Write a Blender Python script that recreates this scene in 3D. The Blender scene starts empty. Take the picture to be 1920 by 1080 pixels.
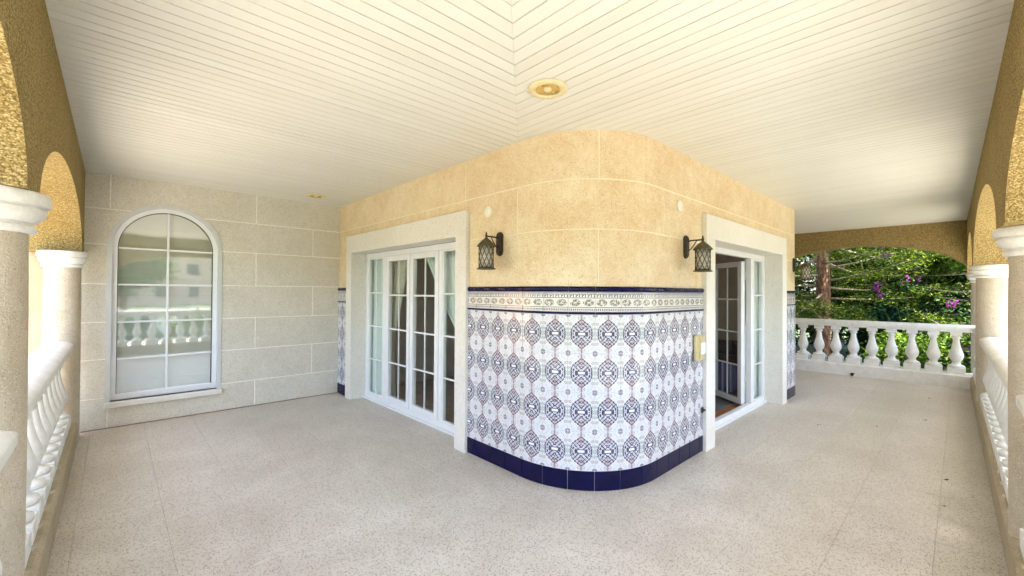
import bpy, bmesh, math, random
import numpy as np
from mathutils import Matrix, Vector
R = math.radians
random.seed(7); rng = np.random.default_rng(7)
scene = bpy.context.scene
C = scene.collection

# ------------------------------------------------------------------ camera, world, sun, exposure
cam_d = bpy.data.cameras.new('camera'); cam = bpy.data.objects.new('camera', cam_d); C.objects.link(cam)
scene.camera = cam
YAW, PITCH, ROLL, FPX = R(46.73), R(.569), R(.381), 793.9
Fv = Vector((math.cos(YAW)*math.cos(PITCH), math.sin(YAW)*math.cos(PITCH), math.sin(PITCH)))
Rv = Vector((math.sin(YAW), -math.cos(YAW), 0)); Uv = Rv.cross(Fv)
R2 = Rv*math.cos(ROLL) + Uv*math.sin(ROLL); U2 = -Rv*math.sin(ROLL) + Uv*math.cos(ROLL)
M = Matrix((R2, U2, -Fv)).transposed().to_4x4(); M.translation = Vector((0, 0, 1.6))
cam.matrix_world = M
cam_d.sensor_width = 36; cam_d.lens = FPX/1920*36; cam_d.clip_start = .02; cam_d.clip_end = 600
scene.render.resolution_x = 1024; scene.render.resolution_y = 576

SUN_EL, SUN_AZ = R(63), R(-97)          # azimuth measured from +x, counter-clockwise
world = bpy.data.worlds.new('World'); scene.world = world; world.use_nodes = True
wn = world.node_tree; wn.nodes.clear()
sky = wn.nodes.new('ShaderNodeTexSky'); sky.sky_type = 'NISHITA'; sky.sun_disc = False
sky.sun_elevation = SUN_EL; sky.sun_rotation = math.pi/2 - SUN_AZ; sky.dust_density = 2.0; sky.ozone_density = 1.0; sky.air_density = 1.0
bg = wn.nodes.new('ShaderNodeBackground'); bg.inputs[1].default_value = .15
wo = wn.nodes.new('ShaderNodeOutputWorld')
wn.links.new(sky.outputs[0], bg.inputs[0]); wn.links.new(bg.outputs[0], wo.inputs[0])
sd = bpy.data.lights.new('sun', 'SUN'); sun = bpy.data.objects.new('sun', sd); C.objects.link(sun)
sd.energy = 4.2; sd.angle = R(.5); sd.color = (1, .95, .86)
dv = Vector((math.cos(SUN_EL)*math.cos(SUN_AZ), math.cos(SUN_EL)*math.sin(SUN_AZ), math.sin(SUN_EL)))
sun.rotation_euler = dv.to_track_quat('Z', 'Y').to_euler(); sun.location = (4, -6, 12)
scene.view_settings.view_transform = 'Standard'; scene.view_settings.look = 'None'
scene.view_settings.exposure = 3.02; scene.view_settings.gamma = 1
scene.view_settings.use_curve_mapping = False
scene.cycles.max_bounces = 10; scene.cycles.diffuse_bounces = 7; scene.cycles.glossy_bounces = 4
scene.cycles.transmission_bounces = 6; scene.cycles.transparent_max_bounces = 8
scene.cycles.sample_clamp_indirect = 8

# ------------------------------------------------------------------ node expression helper
class E:
    nt = None
    def __init__(s, v): s.v = v
    @staticmethod
    def m(op, *a):
        n = E.nt.nodes.new('ShaderNodeMath'); n.operation = op
        for i, x in enumerate(a):
            if isinstance(x, E): E.nt.links.new(x.v, n.inputs[i])
            else: n.inputs[i].default_value = x
        return E(n.outputs[0])
    def __add__(s, o): return E.m('ADD', s, o)
    __radd__ = __add__
    def __sub__(s, o): return E.m('SUBTRACT', s, o)
    def __rsub__(s, o): return E.m('SUBTRACT', o, s)
    def __mul__(s, o): return E.m('MULTIPLY', s, o)
    __rmul__ = __mul__
    def __truediv__(s, o): return E.m('DIVIDE', s, o)
    def abs(s): return E.m('ABSOLUTE', s)
    def sin(s): return E.m('SINE', s)
    def fr(s): return E.m('FRACT', s)
    def gt(s, o): return E.m('GREATER_THAN', s, o)
    def lt(s, o): return E.m('LESS_THAN', s, o)
    def mx(s, o): return E.m('MAXIMUM', s, o)
    def mn(s, o): return E.m('MINIMUM', s, o)
    def sq(s): return E.m('SQRT', s)
def ln(a, b, **k): return None
def uv_of():
    n = E.nt.nodes.new('ShaderNodeUVMap'); n.uv_map = 'uv'
    s = E.nt.nodes.new('ShaderNodeSeparateXYZ'); E.nt.links.new(n.outputs[0], s.inputs[0])
    return E(s.outputs[0]), E(s.outputs[1])
def geo_pos():
    n = E.nt.nodes.new('ShaderNodeNewGeometry'); return n.outputs['Position']
def texco():
    n = E.nt.nodes.new('ShaderNodeTexCoord'); return n.outputs['Object']
def noise(scale, detail=3, vec=None, rough=.55, col=False):
    n = E.nt.nodes.new('ShaderNodeTexNoise'); n.inputs['Scale'].default_value = scale
    n.inputs['Detail'].default_value = detail; n.inputs['Roughness'].default_value = rough
    E.nt.links.new(vec if vec is not None else geo_pos(), n.inputs['Vector'])
    return n.outputs['Color'] if col else E(n.outputs['Fac'])
def voro(scale, vec=None, feature='F1'):
    n = E.nt.nodes.new('ShaderNodeTexVoronoi'); n.inputs['Scale'].default_value = scale; n.feature = feature
    E.nt.links.new(vec if vec is not None else geo_pos(), n.inputs['Vector'])
    return n
def ramp(fac, stops):
    n = E.nt.nodes.new('ShaderNodeValToRGB'); E.nt.links.new(fac.v, n.inputs[0])
    el = n.color_ramp.elements
    while len(el) < len(stops): el.new(.5)
    for e, (p, c) in zip(el, stops):
        e.position = p; e.color = (*c, 1) if len(c) == 3 else c
    return n.outputs[0]
def mix(fac, a, b, mode='MIX'):
    n = E.nt.nodes.new('ShaderNodeMix'); n.data_type = 'RGBA'; n.blend_type = mode
    for sock, x in ((n.inputs[0], fac), (n.inputs[6], a), (n.inputs[7], b)):
        if isinstance(x, E): E.nt.links.new(x.v, sock)
        elif isinstance(x, (int, float)): sock.default_value = x
        elif isinstance(x, tuple): sock.default_value = (*x, 1)
        else: E.nt.links.new(x, sock)
    return n.outputs[2]
def island():
    n = E.nt.nodes.new('ShaderNodeNewGeometry'); return E(n.outputs['Random Per Island'])
def objrand():
    n = E.nt.nodes.new('ShaderNodeObjectInfo'); return E(n.outputs['Random'])
def bump(h, strength=.4, dist=.004):
    n = E.nt.nodes.new('ShaderNodeBump'); n.inputs['Strength'].default_value = strength; n.inputs['Distance'].default_value = dist
    E.nt.links.new(h.v if isinstance(h, E) else h, n.inputs['Height']); return n.outputs[0]
MATS = {}
def material(name, fn):
    m = bpy.data.materials.new(name); m.use_nodes = True; E.nt = m.node_tree
    b = m.node_tree.nodes['Principled BSDF']
    def put(key, x):
        if isinstance(x, E): x = x.v
        if hasattr(x, 'is_output'): E.nt.links.new(x, b.inputs[key])
        elif isinstance(x, tuple): b.inputs[key].default_value = (*x, 1)
        else: b.inputs[key].default_value = x
    for k, x in fn().items(): put(k, x)
    MATS[name] = m; return m

def simple(name, c, rough=.5, metal=0, nscale=30, var=.12, bumpd=0, **kw):
    def f():
        n = noise(nscale, 4); d = {}
        lo = tuple(x*(1-var) for x in c); hi = tuple(min(1, x*(1+var)) for x in c)
        d['Base Color'] = ramp(n, [(.3, lo), (.7, hi)]); d['Roughness'] = rough; d['Metallic'] = metal
        if bumpd: d['Normal'] = bump(noise(nscale*3, 4), .5, bumpd)
        d.update(kw); return d
    return material(name, f)

def speckled(name, base, alt, dark, light, sc=105, bumpd=.0015, rough=.75, perobj=.06, big=1.5, thr=.32):
    def f():
        big_n = noise(big, 4); mid = noise(14, 4)
        c = ramp(big_n*.6 + mid*.4, [(.35, base), (.65, alt)])
        v = voro(sc); cell = E(v.outputs['Distance'])
        sp = E.nt.nodes.new('ShaderNodeSeparateColor'); E.nt.links.new(v.outputs['Color'], sp.inputs[0])
        r_ = E(sp.outputs[0]); g_ = E(sp.outputs[1])
        c = mix(r_.gt(.72)*cell.lt(thr+.14)*.6, c, light)
        c = mix(g_.gt(.78)*cell.lt(thr+.04)*.62, c, dark)
        v2 = voro(sc*.42); sp2 = E.nt.nodes.new('ShaderNodeSeparateColor'); E.nt.links.new(v2.outputs['Color'], sp2.inputs[0])
        c = mix(E(sp2.outputs[0]).gt(.90)*E(v2.outputs['Distance']).lt(.20)*noise(33, 2).gt(.5)*.45, c, dark)
        o = objrand()
        c = mix(.5 + 0*o, c, c) if perobj == 0 else mix(o*perobj*2, c, tuple(x*.82 for x in base))
        h = noise(120, 4)*.6 + noise(40, 3)*.4 - g_.gt(.86)*cell.lt(thr)*.5
        return {'Base Color': c, 'Roughness': rough, 'Normal': bump(h, .9, bumpd*1.8), 'Specular IOR Level': .25}
    return material(name, f)

speckled('stone_grey', (.64, .60, .50), (.73, .70, .605), (.25, .20, .14), (.80, .77, .69), bumpd=.002)
speckled('stone_warm', (.70, .52, .30), (.81, .70, .485), (.38, .23, .12), (.88, .79, .60), bumpd=.002, sc=95, big=2.4)
speckled('stone_trim', (.73, .70, .62), (.80, .775, .71), (.40, .33, .25), (.82, .79, .72), bumpd=.0012, perobj=.0)
speckled('column_stone', (.47, .40, .29), (.62, .55, .44), (.15, .10, .06), (.72, .67, .57), sc=150, bumpd=.004, rough=.85)
speckled('curb_stone', (.38, .31, .20), (.46, .39, .27), (.14, .10, .06), (.55, .50, .40), sc=130, bumpd=.003, rough=.85)
def f_joint():
    return {'Base Color': ramp(noise(40, 3), [(.3, (.80, .70, .50)), (.7, (.88, .80, .62))]), 'Roughness': .9, 'Normal': bump(noise(160, 3), .5, .002)}
material('mortar_warm', f_joint)
simple('mortar_grey', (.88, .85, .75), .9, nscale=40, bumpd=.001)
def f_stucco():
    v = voro(165); d = E(v.outputs['Distance']); sp = E.nt.nodes.new('ShaderNodeSeparateColor'); E.nt.links.new(v.outputs['Color'], sp.inputs[0])
    big = noise(2.2, 5)
    c = ramp(E(sp.outputs[0])*.75 + big*.25, [(.12, (.13, .085, .030)), (.4, (.25, .18, .065)), (.62, (.34, .255, .10)), (.88, (.50, .405, .20))])
    c = mix(d.gt(.58)*.35, c, (.18, .12, .04))
    n2 = noise(60, 4)
    return {'Base Color': c, 'Roughness': .9, 'Normal': bump((1-d)*.8 + n2*.9, .45, .004), 'Specular IOR Level': .1}
material('ochre_stucco', f_stucco)
def f_stucco2():
    return {'Base Color': ramp(noise(3, 5), [(.3, (.54, .35, .22)), (.7, (.61, .42, .28))]), 'Roughness': .9, 'Normal': bump(noise(90, 5), .7, .006)}
material('peach_stucco', f_stucco2)
def f_white():
    n = noise(6, 5)*.6 + noise(60, 3)*.4; d = noise(9, 8, rough=.75)
    c = ramp(n, [(.32, (.70, .69, .64)), (.55, (.82, .82, .79))]); c = mix(((d-.48).mx(0)*1.6).mn(.5), c, (.50, .46, .38))
    return {'Base Color': c, 'Roughness': .6, 'Normal': bump(noise(110, 4), .4, .0012)}
material('white_paint', f_white)
simple('white_upvc', (.82, .83, .84), .25, nscale=8, var=.03)
def f_board():
    o = objrand(); n = noise(3, 4)
    return {'Base Color': mix(n*.5 + o*.5, (.68, .675, .605), (.76, .758, .70)), 'Roughness': .42, 'Normal': bump(noise(14, 3), .15, .003)}
material('ceiling_board', f_board)
simple('ceiling_gap', (.10, .085, .05), .9)
def f_floor():
    v = voro(125); d = E(v.outputs['Distance']); sp = E.nt.nodes.new('ShaderNodeSeparateColor'); E.nt.links.new(v.outputs['Color'], sp.inputs[0])
    a, b_, c_ = (E(sp.outputs[i]) for i in range(3))
    big = noise(1.1, 5); stain = noise(4.5, 6, rough=.65)
    c = ramp(big*.55 + stain*.45, [(.36, (.53, .485, .415)), (.62, (.67, .63, .56))])
    c = mix(a.gt(.62)*d.lt(.5)*.5, c, (.62, .57, .48))
    c = mix(b_.gt(.70)*d.lt(.45)*.85, c, (.18, .135, .10))
    v3 = voro(48); sp3 = E.nt.nodes.new('ShaderNodeSeparateColor'); E.nt.links.new(v3.outputs['Color'], sp3.inputs[0])
    c = mix(E(sp3.outputs[0]).gt(.72)*E(v3.outputs['Distance']).lt(.24)*.5, c, (.20, .14, .09))
    c = mix(objrand()*.10, c, (.36, .30, .22))
    r = ramp(stain, [(.35, (.34,)*3), (.7, (.52,)*3)])
    return {'Base Color': c, 'Roughness': r, 'Normal': bump(noise(70, 4)*.6 + noise(9, 3)*.4, .35, .0015), 'Specular IOR Level': .45}
material('terrazzo', f_floor)
simple('grout_grey', (.54, .50, .44), .9)
simple('grout_white', (.72, .70, .72), .8)
def f_navy():
    n = noise(9, 4)
    return {'Base Color': ramp(n, [(.3, (.002, .0015, .026)), (.7, (.004, .003, .050))]), 'Roughness': .12, 'Specular IOR Level': .22, 'Normal': bump(noise(7, 2), .15, .002)}
material('navy_glaze', f_navy)

WHITE, NAVY, BROWN, SAGE = (.80, .81, .82), (.030, .026, .085), (.34, .17, .13), (.33, .40, .35)
def f_tile():
    u, v = uv_of(); X = (u-.5).abs()*2; Y = (v-.5).abs()*2
    c = WHITE
    # sage accents left and right of the medallion and diagonals round the corner flower
    g = (X.gt(.80)*X.lt(.98)*Y.lt(.36)*((Y*30).sin()+(X*40).sin()).gt(-.3))
    c = mix(g*.75, c, SAGE)
    diag = ((1-X)*.9 + (1-Y)*1.25)
    g = diag.gt(.50)*diag.lt(.62)*(X*1.0).gt(.42)*Y.gt(.66)*((X*38).sin()).gt(-.3)
    c = mix(g*.5, c, (.40, .45, .46))
    fld = (X*34+Y*12).sin()*(Y*52-X*10).sin() + (noise(120, 1)-.5)*1.2
    c = mix(fld.gt(.42)*.6, c, (.26, .27, .40)); c = mix(fld.lt(-.62)*.45, c, (.42, .36, .33))
    # brown roundels
    dx = (X-.84)/1.0; dy = (Y-.52)*1.5
    rr = (dx*dx+dy*dy).sq()
    c = mix(rr.lt(.125)*rr.gt(.05)*.8, c, (.45, .36, .32))
    c = mix(rr.lt(.05), c, (.62, .60, .52))
    # brown fan above the tips and the thin stem
    dy = (Y-.84)*2.2; rr = (X*X*1.0+dy*dy).sq()
    c = mix(rr.lt(.30)*((X*30).sin()+(Y*60).sin()).gt(-.9)*.5, c, (.32, .22, .24))
    c = mix(X.lt(.035)*Y.gt(.74)*.8, c, (.18, .09, .10))
    # corner flower
    dx = 1-X; dy = (1-Y)*1.5; rr = (dx*dx+dy*dy).sq()
    c = mix(rr.lt(.20)*rr.gt(.11)*((X*40).sin()*(Y*56).sin()).gt(-.55), c, (.10, .08, .12))
    c = mix(rr.lt(.11), c, (.42, .36, .42))
    # medallion with filigree
    s = (((X/.77)*(X/.77)+(Y/.80)*(Y/.80)).sq()*.97).mx((Y + X*.56)/.79) + ((Y*44).sin()+(X*38).sin())*.018
    jx = (noise(55, 1)-.5)*2.2; 
    fil = (X*19+jx).sin()*(Y*29+jx).sin()*1.4 + (s*27).sin()*.9 + (X*42).sin()*(Y*60).sin()*.8
    inside = s.lt(1.0)
    body = mix(fil.gt(.02), (.66, .65, .72), (.008, .006, .036))
    tip = Y.gt(.45)*X.lt(.28)*fil.lt(.7)
    body = mix(tip*.45, body, (.33, .13, .12))
    c = mix(inside, c, body)
    c = mix(s.gt(.92)*s.lt(1.0)*((X*40).sin()+(Y*50).sin()).gt(-1.1), c, (.026, .020, .07))
    bar = (X/.22).mx(Y/.055)
    c = mix(bar.lt(2.0)*X.lt(.40), c, (.05, .045, .10)); c = mix(bar.lt(1.15), c, (.85, .85, .86))
    c = mix(noise(40, 3)*.12, c, (.55, .55, .62))
    return {'Base Color': c, 'Roughness': .16, 'Coat Weight': .3, 'Coat Roughness': .04, 'Normal': bump(noise(11, 2), .12, .002)}
material('medallion_tile', f_tile)
def f_border():
    u, v = uv_of()
    c = (.74, .72, .68)
    # greek key band near the top
    k = (u*4.5).fr(); w = (v-.74)/.17; inb = w.gt(0)*w.lt(1)
    key = w.gt(.80)*k.lt(.92) + k.gt(.78)*k.lt(.92) + w.lt(.62)*w.gt(.40)*k.gt(.25)*k.lt(.62) + k.gt(.25)*k.lt(.40)*w.lt(.62)
    c = mix(inb*key.gt(.5), c, (.025, .022, .05))
    c = mix(v.gt(.69)*v.lt(.72), c, (.06, .05, .08))
    c = mix(v.gt(.94), c, (.30, .28, .36))
    # scrolling foliage band
    w2 = (v-.46)/.17; k2 = (u*2).fr()-.5
    ring = ((k2*2.6)*(k2*2.6) + w2*w2).sq()
    n = noise(95, 2)
    scroll = ring.lt(1.05)*ring.gt(.28)*n.gt(.47)
    c = mix(scroll, c, (.17, .18, .12)); c = mix(ring.lt(1.0)*noise(70, 2).gt(.60), c, (.40, .24, .18))
    # dotted rows under it
    dots = ((u*14).fr()).gt(.42)
    c = mix(v.gt(.20)*v.lt(.235), c, (.14, .12, .14)); c = mix(v.gt(.05)*v.lt(.15)*dots, c, (.16, .12, .18))
    return {'Base Color': c, 'Roughness': .18, 'Coat Weight': .3, 'Coat Roughness': .05}
material('border_tile', f_border)
simple('iron_brown', (.055, .042, .026), .55, .5, nscale=60, var=.5, bumpd=.001)
simple('iron_roof', (.10, .085, .045), .5, .5, nscale=60, var=.4, bumpd=.001)
simple('cream_metal', (.72, .62, .36), .35, .0, nscale=20)
simple('gold_reflector', (.75, .58, .24), .22, .85, nscale=20)
simple('cream_plastic', (.86, .83, .70), .45)
simple('intercom_brass', (.56, .48, .25), .4, .2, nscale=30)
simple('white_plastic', (.80, .82, .84), .35)
simple('black_plastic', (.02, .018, .016), .5)
simple('steel', (.45, .45, .46), .3, .9)
simple('lamp_bulb', (.85, .82, .74), .3)
def f_lampglass():
    return {'Base Color': ramp(noise(50, 3), [(.3, (.62, .58, .48)), (.7, (.80, .77, .68))]), 'Roughness': .35, 'Transmission Weight': .35}
material('frosted_glass', f_lampglass)
def pane_mat(name, tint, refl):
    m = bpy.data.materials.new(name); m.use_nodes = True; nt = m.node_tree; nt.nodes.clear(); E.nt = nt
    o = nt.nodes.new('ShaderNodeOutputMaterial'); mx = nt.nodes.new('ShaderNodeMixShader')
    t = nt.nodes.new('ShaderNodeBsdfTransparent'); t.inputs[0].default_value = (*tint, 1)
    g = nt.nodes.new('ShaderNodeBsdfGlossy'); g.inputs['Roughness'].default_value = .035 if name == 'window_glass' else .004
    fr = nt.nodes.new('ShaderNodeFresnel'); fr.inputs[0].default_value = 1.5
    gb = nt.nodes.new('ShaderNodeNewGeometry')
    fac = (E(fr.outputs[0])*refl[1] + refl[0])*(1-E(gb.outputs['Backfacing']))
    nt.links.new(bump(noise(2.2, 2), .25, .003), g.inputs['Normal'])
    nt.links.new(fac.mn(1.0).v, mx.inputs[0]); nt.links.new(t.outputs[0], mx.inputs[1]); nt.links.new(g.outputs[0], mx.inputs[2]); nt.links.new(mx.outputs[0], o.inputs[0])
    MATS[name] = m
pane_mat('door_glass', (.93, .96, .95), (.01, 1.0))
pane_mat('window_glass', (.96, .98, .965), (.34, 2.0))
def f_curtain():
    return {'Base Color': (.78, .82, .78), 'Roughness': .9, 'Subsurface Weight': .0, 'Transmission Weight': .0, 'Normal': bump(noise(250, 2), .3, .001)}
material('curtain_cloth', f_curtain)
simple('drape_cream', (.70, .66, .52), .9, nscale=25)
simple('shutter_slat', (.84, .87, .80), .5, nscale=5, var=.05)
simple('frame_grey', (.60, .62, .61), .4, nscale=8, var=.05)
simple('room_wall', (.60, .52, .44), .9, nscale=3)
simple('room_floor_dark', (.30, .20, .13), .3, nscale=6, var=.3)
def f_wood():
    u = E.nt.nodes.new('ShaderNodeMapping'); E.nt.links.new(geo_pos(), u.inputs[0]); u.inputs['Scale'].default_value = (14, 1.5, 1)
    return {'Base Color': ramp(noise(2, 4, u.outputs[0]) , [(.3, (.24, .085, .02)), (.7, (.42, .17, .05))]), 'Roughness': .28}
material('terracotta_floor', f_wood)
simple('mat_grey', (.10, .10, .10), .95, nscale=120, var=.4)
def f_skirt():
    s = E.nt.nodes.new('ShaderNodeSeparateXYZ'); E.nt.links.new(geo_pos(), s.inputs[0])
    k = ((E(s.outputs[0])+E(s.outputs[1]))*8).fr()
    return {'Base Color': mix(k.gt(.55), (.50, .54, .68), mix(k.gt(.8), (.06, .08, .30), (.18, .2, .45))), 'Roughness': .9}
material('striped_cloth', f_skirt)
simple('dark_cloth', (.035, .02, .03), .95, nscale=12, var=.5)
# outdoors
def f_bark():
    mp = E.nt.nodes.new('ShaderNodeMapping'); E.nt.links.new(geo_pos(), mp.inputs[0]); mp.inputs['Scale'].default_value = (1, 1, .35)
    n = noise(16, 6, mp.outputs[0], .7)
    return {'Base Color': ramp(n, [(.34, (.05, .024, .015)), (.5, (.19, .09, .05)), (.66, (.38, .24, .17))]), 'Roughness': .95, 'Normal': bump(n, 1, .03)}
material('bark', f_bark)
simple('branch_grey', (.34, .27, .20), .9, nscale=30, var=.4)
def leafmat(name, a, b, c, tr=.25):
    m = bpy.data.materials.new(name); m.use_nodes = True; nt = m.node_tree; nt.nodes.clear(); E.nt = nt
    o = nt.nodes.new('ShaderNodeOutputMaterial'); mx = nt.nodes.new('ShaderNodeMixShader'); mx.inputs[0].default_value = tr
    d = nt.nodes.new('ShaderNodeBsdfPrincipled'); d.inputs['Roughness'].default_value = .75; d.inputs['Specular IOR Level'].default_value = .15; t = nt.nodes.new('ShaderNodeBsdfTranslucent')
    col = ramp(island()*.6 + noise(.8, 3)*.4, [(.25, a), (.5, b), (.8, c)])
    nt.links.new(col, d.inputs['Base Color'])
    n = nt.nodes.new('ShaderNodeMix'); n.data_type = 'RGBA'; n.blend_type = 'MULTIPLY'; n.inputs[0].default_value = 1
    nt.links.new(col, n.inputs[6]); n.inputs[7].default_value = (1.5, 1.7, .6, 1)
    nt.links.new(n.outputs[2], t.inputs[0])
    nt.links.new(d.outputs[0], mx.inputs[1]); nt.links.new(t.outputs[0], mx.inputs[2]); nt.links.new(mx.outputs[0], o.inputs[0])
    MATS[name] = m
leafmat('needle_green', (.016, .034, .008), (.055, .090, .014), (.20, .25, .030))
leafmat('leaf_dark', (.010, .030, .008), (.025, .060, .016), (.065, .12, .030), .2)
leafmat('leaf_light', (.025, .055, .008), (.065, .12, .014), (.13, .20, .025), .2)
leafmat('leaf_blue', (.010, .035, .018), (.022, .075, .038), (.06, .14, .075), .2)
leafmat('flower_purple', (.22, .02, .25), (.33, .04, .36), (.48, .10, .48), .2)
def f_grass():
    return {'Base Color': ramp(noise(1.3, 6), [(.3, (.035, .055, .018)), (.55, (.07, .10, .03)), (.8, (.16, .13, .08))]), 'Roughness': .95, 'Normal': bump(noise(18, 5), 1, .06)}
material('garden_ground', f_grass)
simple('paving_light', (.42, .38, .31), .85, nscale=5, bumpd=.002)
simple('roof_tile', (.42, .16, .08), .8, nscale=4, var=.3)
simple('house_pink', (.62, .42, .30), .9, nscale=1)
simple('dark_opening', (.03, .035, .04), .3)

# ------------------------------------------------------------------ object helpers
def part(name, me, mt=None, parent=None, local=False, kind=None, label=None):
    if mt and not me.materials: me.materials.append(MATS[mt])
    o = bpy.data.objects.new(name, me); C.objects.link(o)
    if parent is not None:
        o.parent = parent
        if not local and parent.parent is None: o.matrix_parent_inverse = Matrix.Translation(-parent.location)
    if kind: o['kind'] = kind
    if label: o['label'] = label
    return o
def tag(o, label, cat=None, group=None, kind=None):
    o['label'] = label
    if cat: o['category'] = cat
    if group: o['group'] = group
    o['kind'] = kind or 'thing'
    return o
def thing(name, label, cat, loc=(0, 0, 0), rz=0, group=None):
    o = bpy.data.objects.new(name, None); C.objects.link(o); o.location = loc; o.rotation_euler = (0, 0, rz)
    o.empty_display_size = .1
    return tag(o, label, cat, group)
def mesh(vs, fs, uvs=None, smooth=False, name='mesh'):
    me = bpy.data.meshes.new(name); me.from_pydata([tuple(v) for v in vs], [], [tuple(f) for f in fs]); 
    if uvs is not None:
        l = me.uv_layers.new(name='uv')
        for p in me.polygons:
            for li in p.loop_indices: l.data[li].uv = uvs[me.loops[li].vertex_index]
    if smooth: me.polygons.foreach_set('use_smooth', [True]*len(me.polygons))
    me.update(); return me
class MB:
    def __init__(s): s.v = []; s.f = []; s.sm = []
    def add(s, vs, fs, sm=False):
        n = len(s.v); s.v += [tuple(v) for v in vs]; s.f += [tuple(i+n for i in f) for f in fs]; s.sm += [sm]*len(fs); return s
    def box(s, a, b, bev=0):
        x0, y0, z0 = (min(p, q) for p, q in zip(a, b)); x1, y1, z1 = (max(p, q) for p, q in zip(a, b))
        if bev <= 0:
            v = [(x, y, z) for x in (x0, x1) for y in (y0, y1) for z in (z0, z1)]
            return s.add(v, [(0, 1, 3, 2), (4, 6, 7, 5), (0, 4, 5, 1), (2, 3, 7, 6), (0, 2, 6, 4), (1, 5, 7, 3)])
        bm = bmesh.new(); bmesh.ops.create_cube(bm, size=1)
        for w in bm.verts: w.co = Vector(((x0+x1)/2+w.co.x*(x1-x0), (y0+y1)/2+w.co.y*(y1-y0), (z0+z1)/2+w.co.z*(z1-z0)))
        bmesh.ops.bevel(bm, geom=bm.edges[:], offset=bev, segments=1, affect='EDGES')
        bm.verts.index_update(); s.add([w.co[:] for w in bm.verts], [[w.index for w in f.verts] for f in bm.faces]); bm.free(); return s
    def lathe(s, prof, c=(0, 0, 0), n=24, sm=True, cap=True):
        vs = []; fs = []
        for r, z in prof:
            for i in range(n):
                a = 2*math.pi*i/n; vs.append((c[0]+r*math.cos(a), c[1]+r*math.sin(a), c[2]+z))
        for k in range(len(prof)-1):
            for i in range(n):
                j = (i+1) % n; fs.append((k*n+i, k*n+j, (k+1)*n+j, (k+1)*n+i))
        if cap: fs.append(tuple(range(n))[::-1]); fs.append(tuple((len(prof)-1)*n+i for i in range(n)))
        return s.add(vs, fs, sm)
    def tube(s, pts, r, n=8, sm=True):
        pts = [Vector(p) for p in pts]; rs = r if isinstance(r, (list, tuple)) else [r]*len(pts)
        vs = []; fs = []
        for i, p in enumerate(pts):
            t = (pts[min(i+1, len(pts)-1)]-pts[max(i-1, 0)]).normalized()
            up = Vector((0, 0, 1)) if abs(t.z) < .9 else Vector((1, 0, 0))
            a = t.cross(up).normalized(); b = t.cross(a).normalized()
            for k in range(n):
                th = 2*math.pi*k/n; vs.append(p + (a*math.cos(th)+b*math.sin(th))*rs[i])
        for i in range(len(pts)-1):
            for k in range(n):
                j = (k+1) % n; fs.append((i*n+k, i*n+j, (i+1)*n+j, (i+1)*n+k))
        fs.append(tuple(range(n))[::-1]); fs.append(tuple((len(pts)-1)*n+i for i in range(n)))
        return s.add(vs, fs, sm)
    def prism(s, prof, path_a, path_b, sm=False):
        # prof: list of 2-d (side, up) points, swept from point a to b
        a, b = Vector(path_a), Vector(path_b); d = (b-a).normalized(); side = Vector((d.y, -d.x, 0)); up = Vector((0, 0, 1))
        n = len(prof); vs = [a+side*p+up*q for p, q in prof]+[b+side*p+up*q for p, q in prof]
        fs = [(i, (i+1) % n, (i+1) % n+n, i+n) for i in range(n)]+[tuple(range(n))[::-1], tuple(range(n, 2*n))]
        return s.add(vs, fs, sm)
    def me(s, recalc=True):
        m = bpy.data.meshes.new('mesh'); m.from_pydata(s.v, [], s.f); m.polygons.foreach_set('use_smooth', s.sm)
        if recalc:
            bm = bmesh.new(); bm.from_mesh(m); bmesh.ops.recalc_face_normals(bm, faces=bm.faces[:]); bm.to_mesh(m); bm.free()
        m.update(); return m
def box(a, b, bev=0): return MB().box(a, b, bev).me()
def smooth_by_angle(me, deg=35):
    bm = bmesh.new(); bm.from_mesh(me)
    for e in bm.edges: e.smooth = len(e.link_faces) == 2 and e.calc_face_angle(0) < R(deg)
    for f in bm.faces: f.smooth = True
    bm.to_mesh(me); bm.free(); return me

# ------------------------------------------------------------------ constants of the place
H = 2.93
CX, CY, CR = 3.40, 2.62, .80           # rounded inner corner: centre and radius of the stone face
ARC = CR*math.pi/2
X_END = 7.85; R_END = .25              # far rounding of the inner wall
Z = [0, .356, .798, 1.225, 1.664, 2.118, 2.529, H+.03]
def path(s, off=0):
    """point of the inner wall's face at arc length s, moved out by off; returns x, y"""
    if s < 0: return (CX-CR-off, CY-s)
    if s <= ARC:
        a = s/CR; return (CX-(CR+off)*math.cos(a), CY-(CR+off)*math.sin(a))
    x = CX+(s-ARC)
    if x <= X_END: return (x, CY-CR-off)
    a = (x-X_END)/R_END
    cy = CY-CR+R_END
    if a <= math.pi/2: return (X_END+(R_END+off)*math.sin(a), cy-(R_END+off)*math.cos(a))
    return (X_END+R_END+off, cy+(x-X_END-R_END*math.pi/2))
def sL(y): return CY-y
def sR(x): return ARC+(x-CX)
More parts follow.
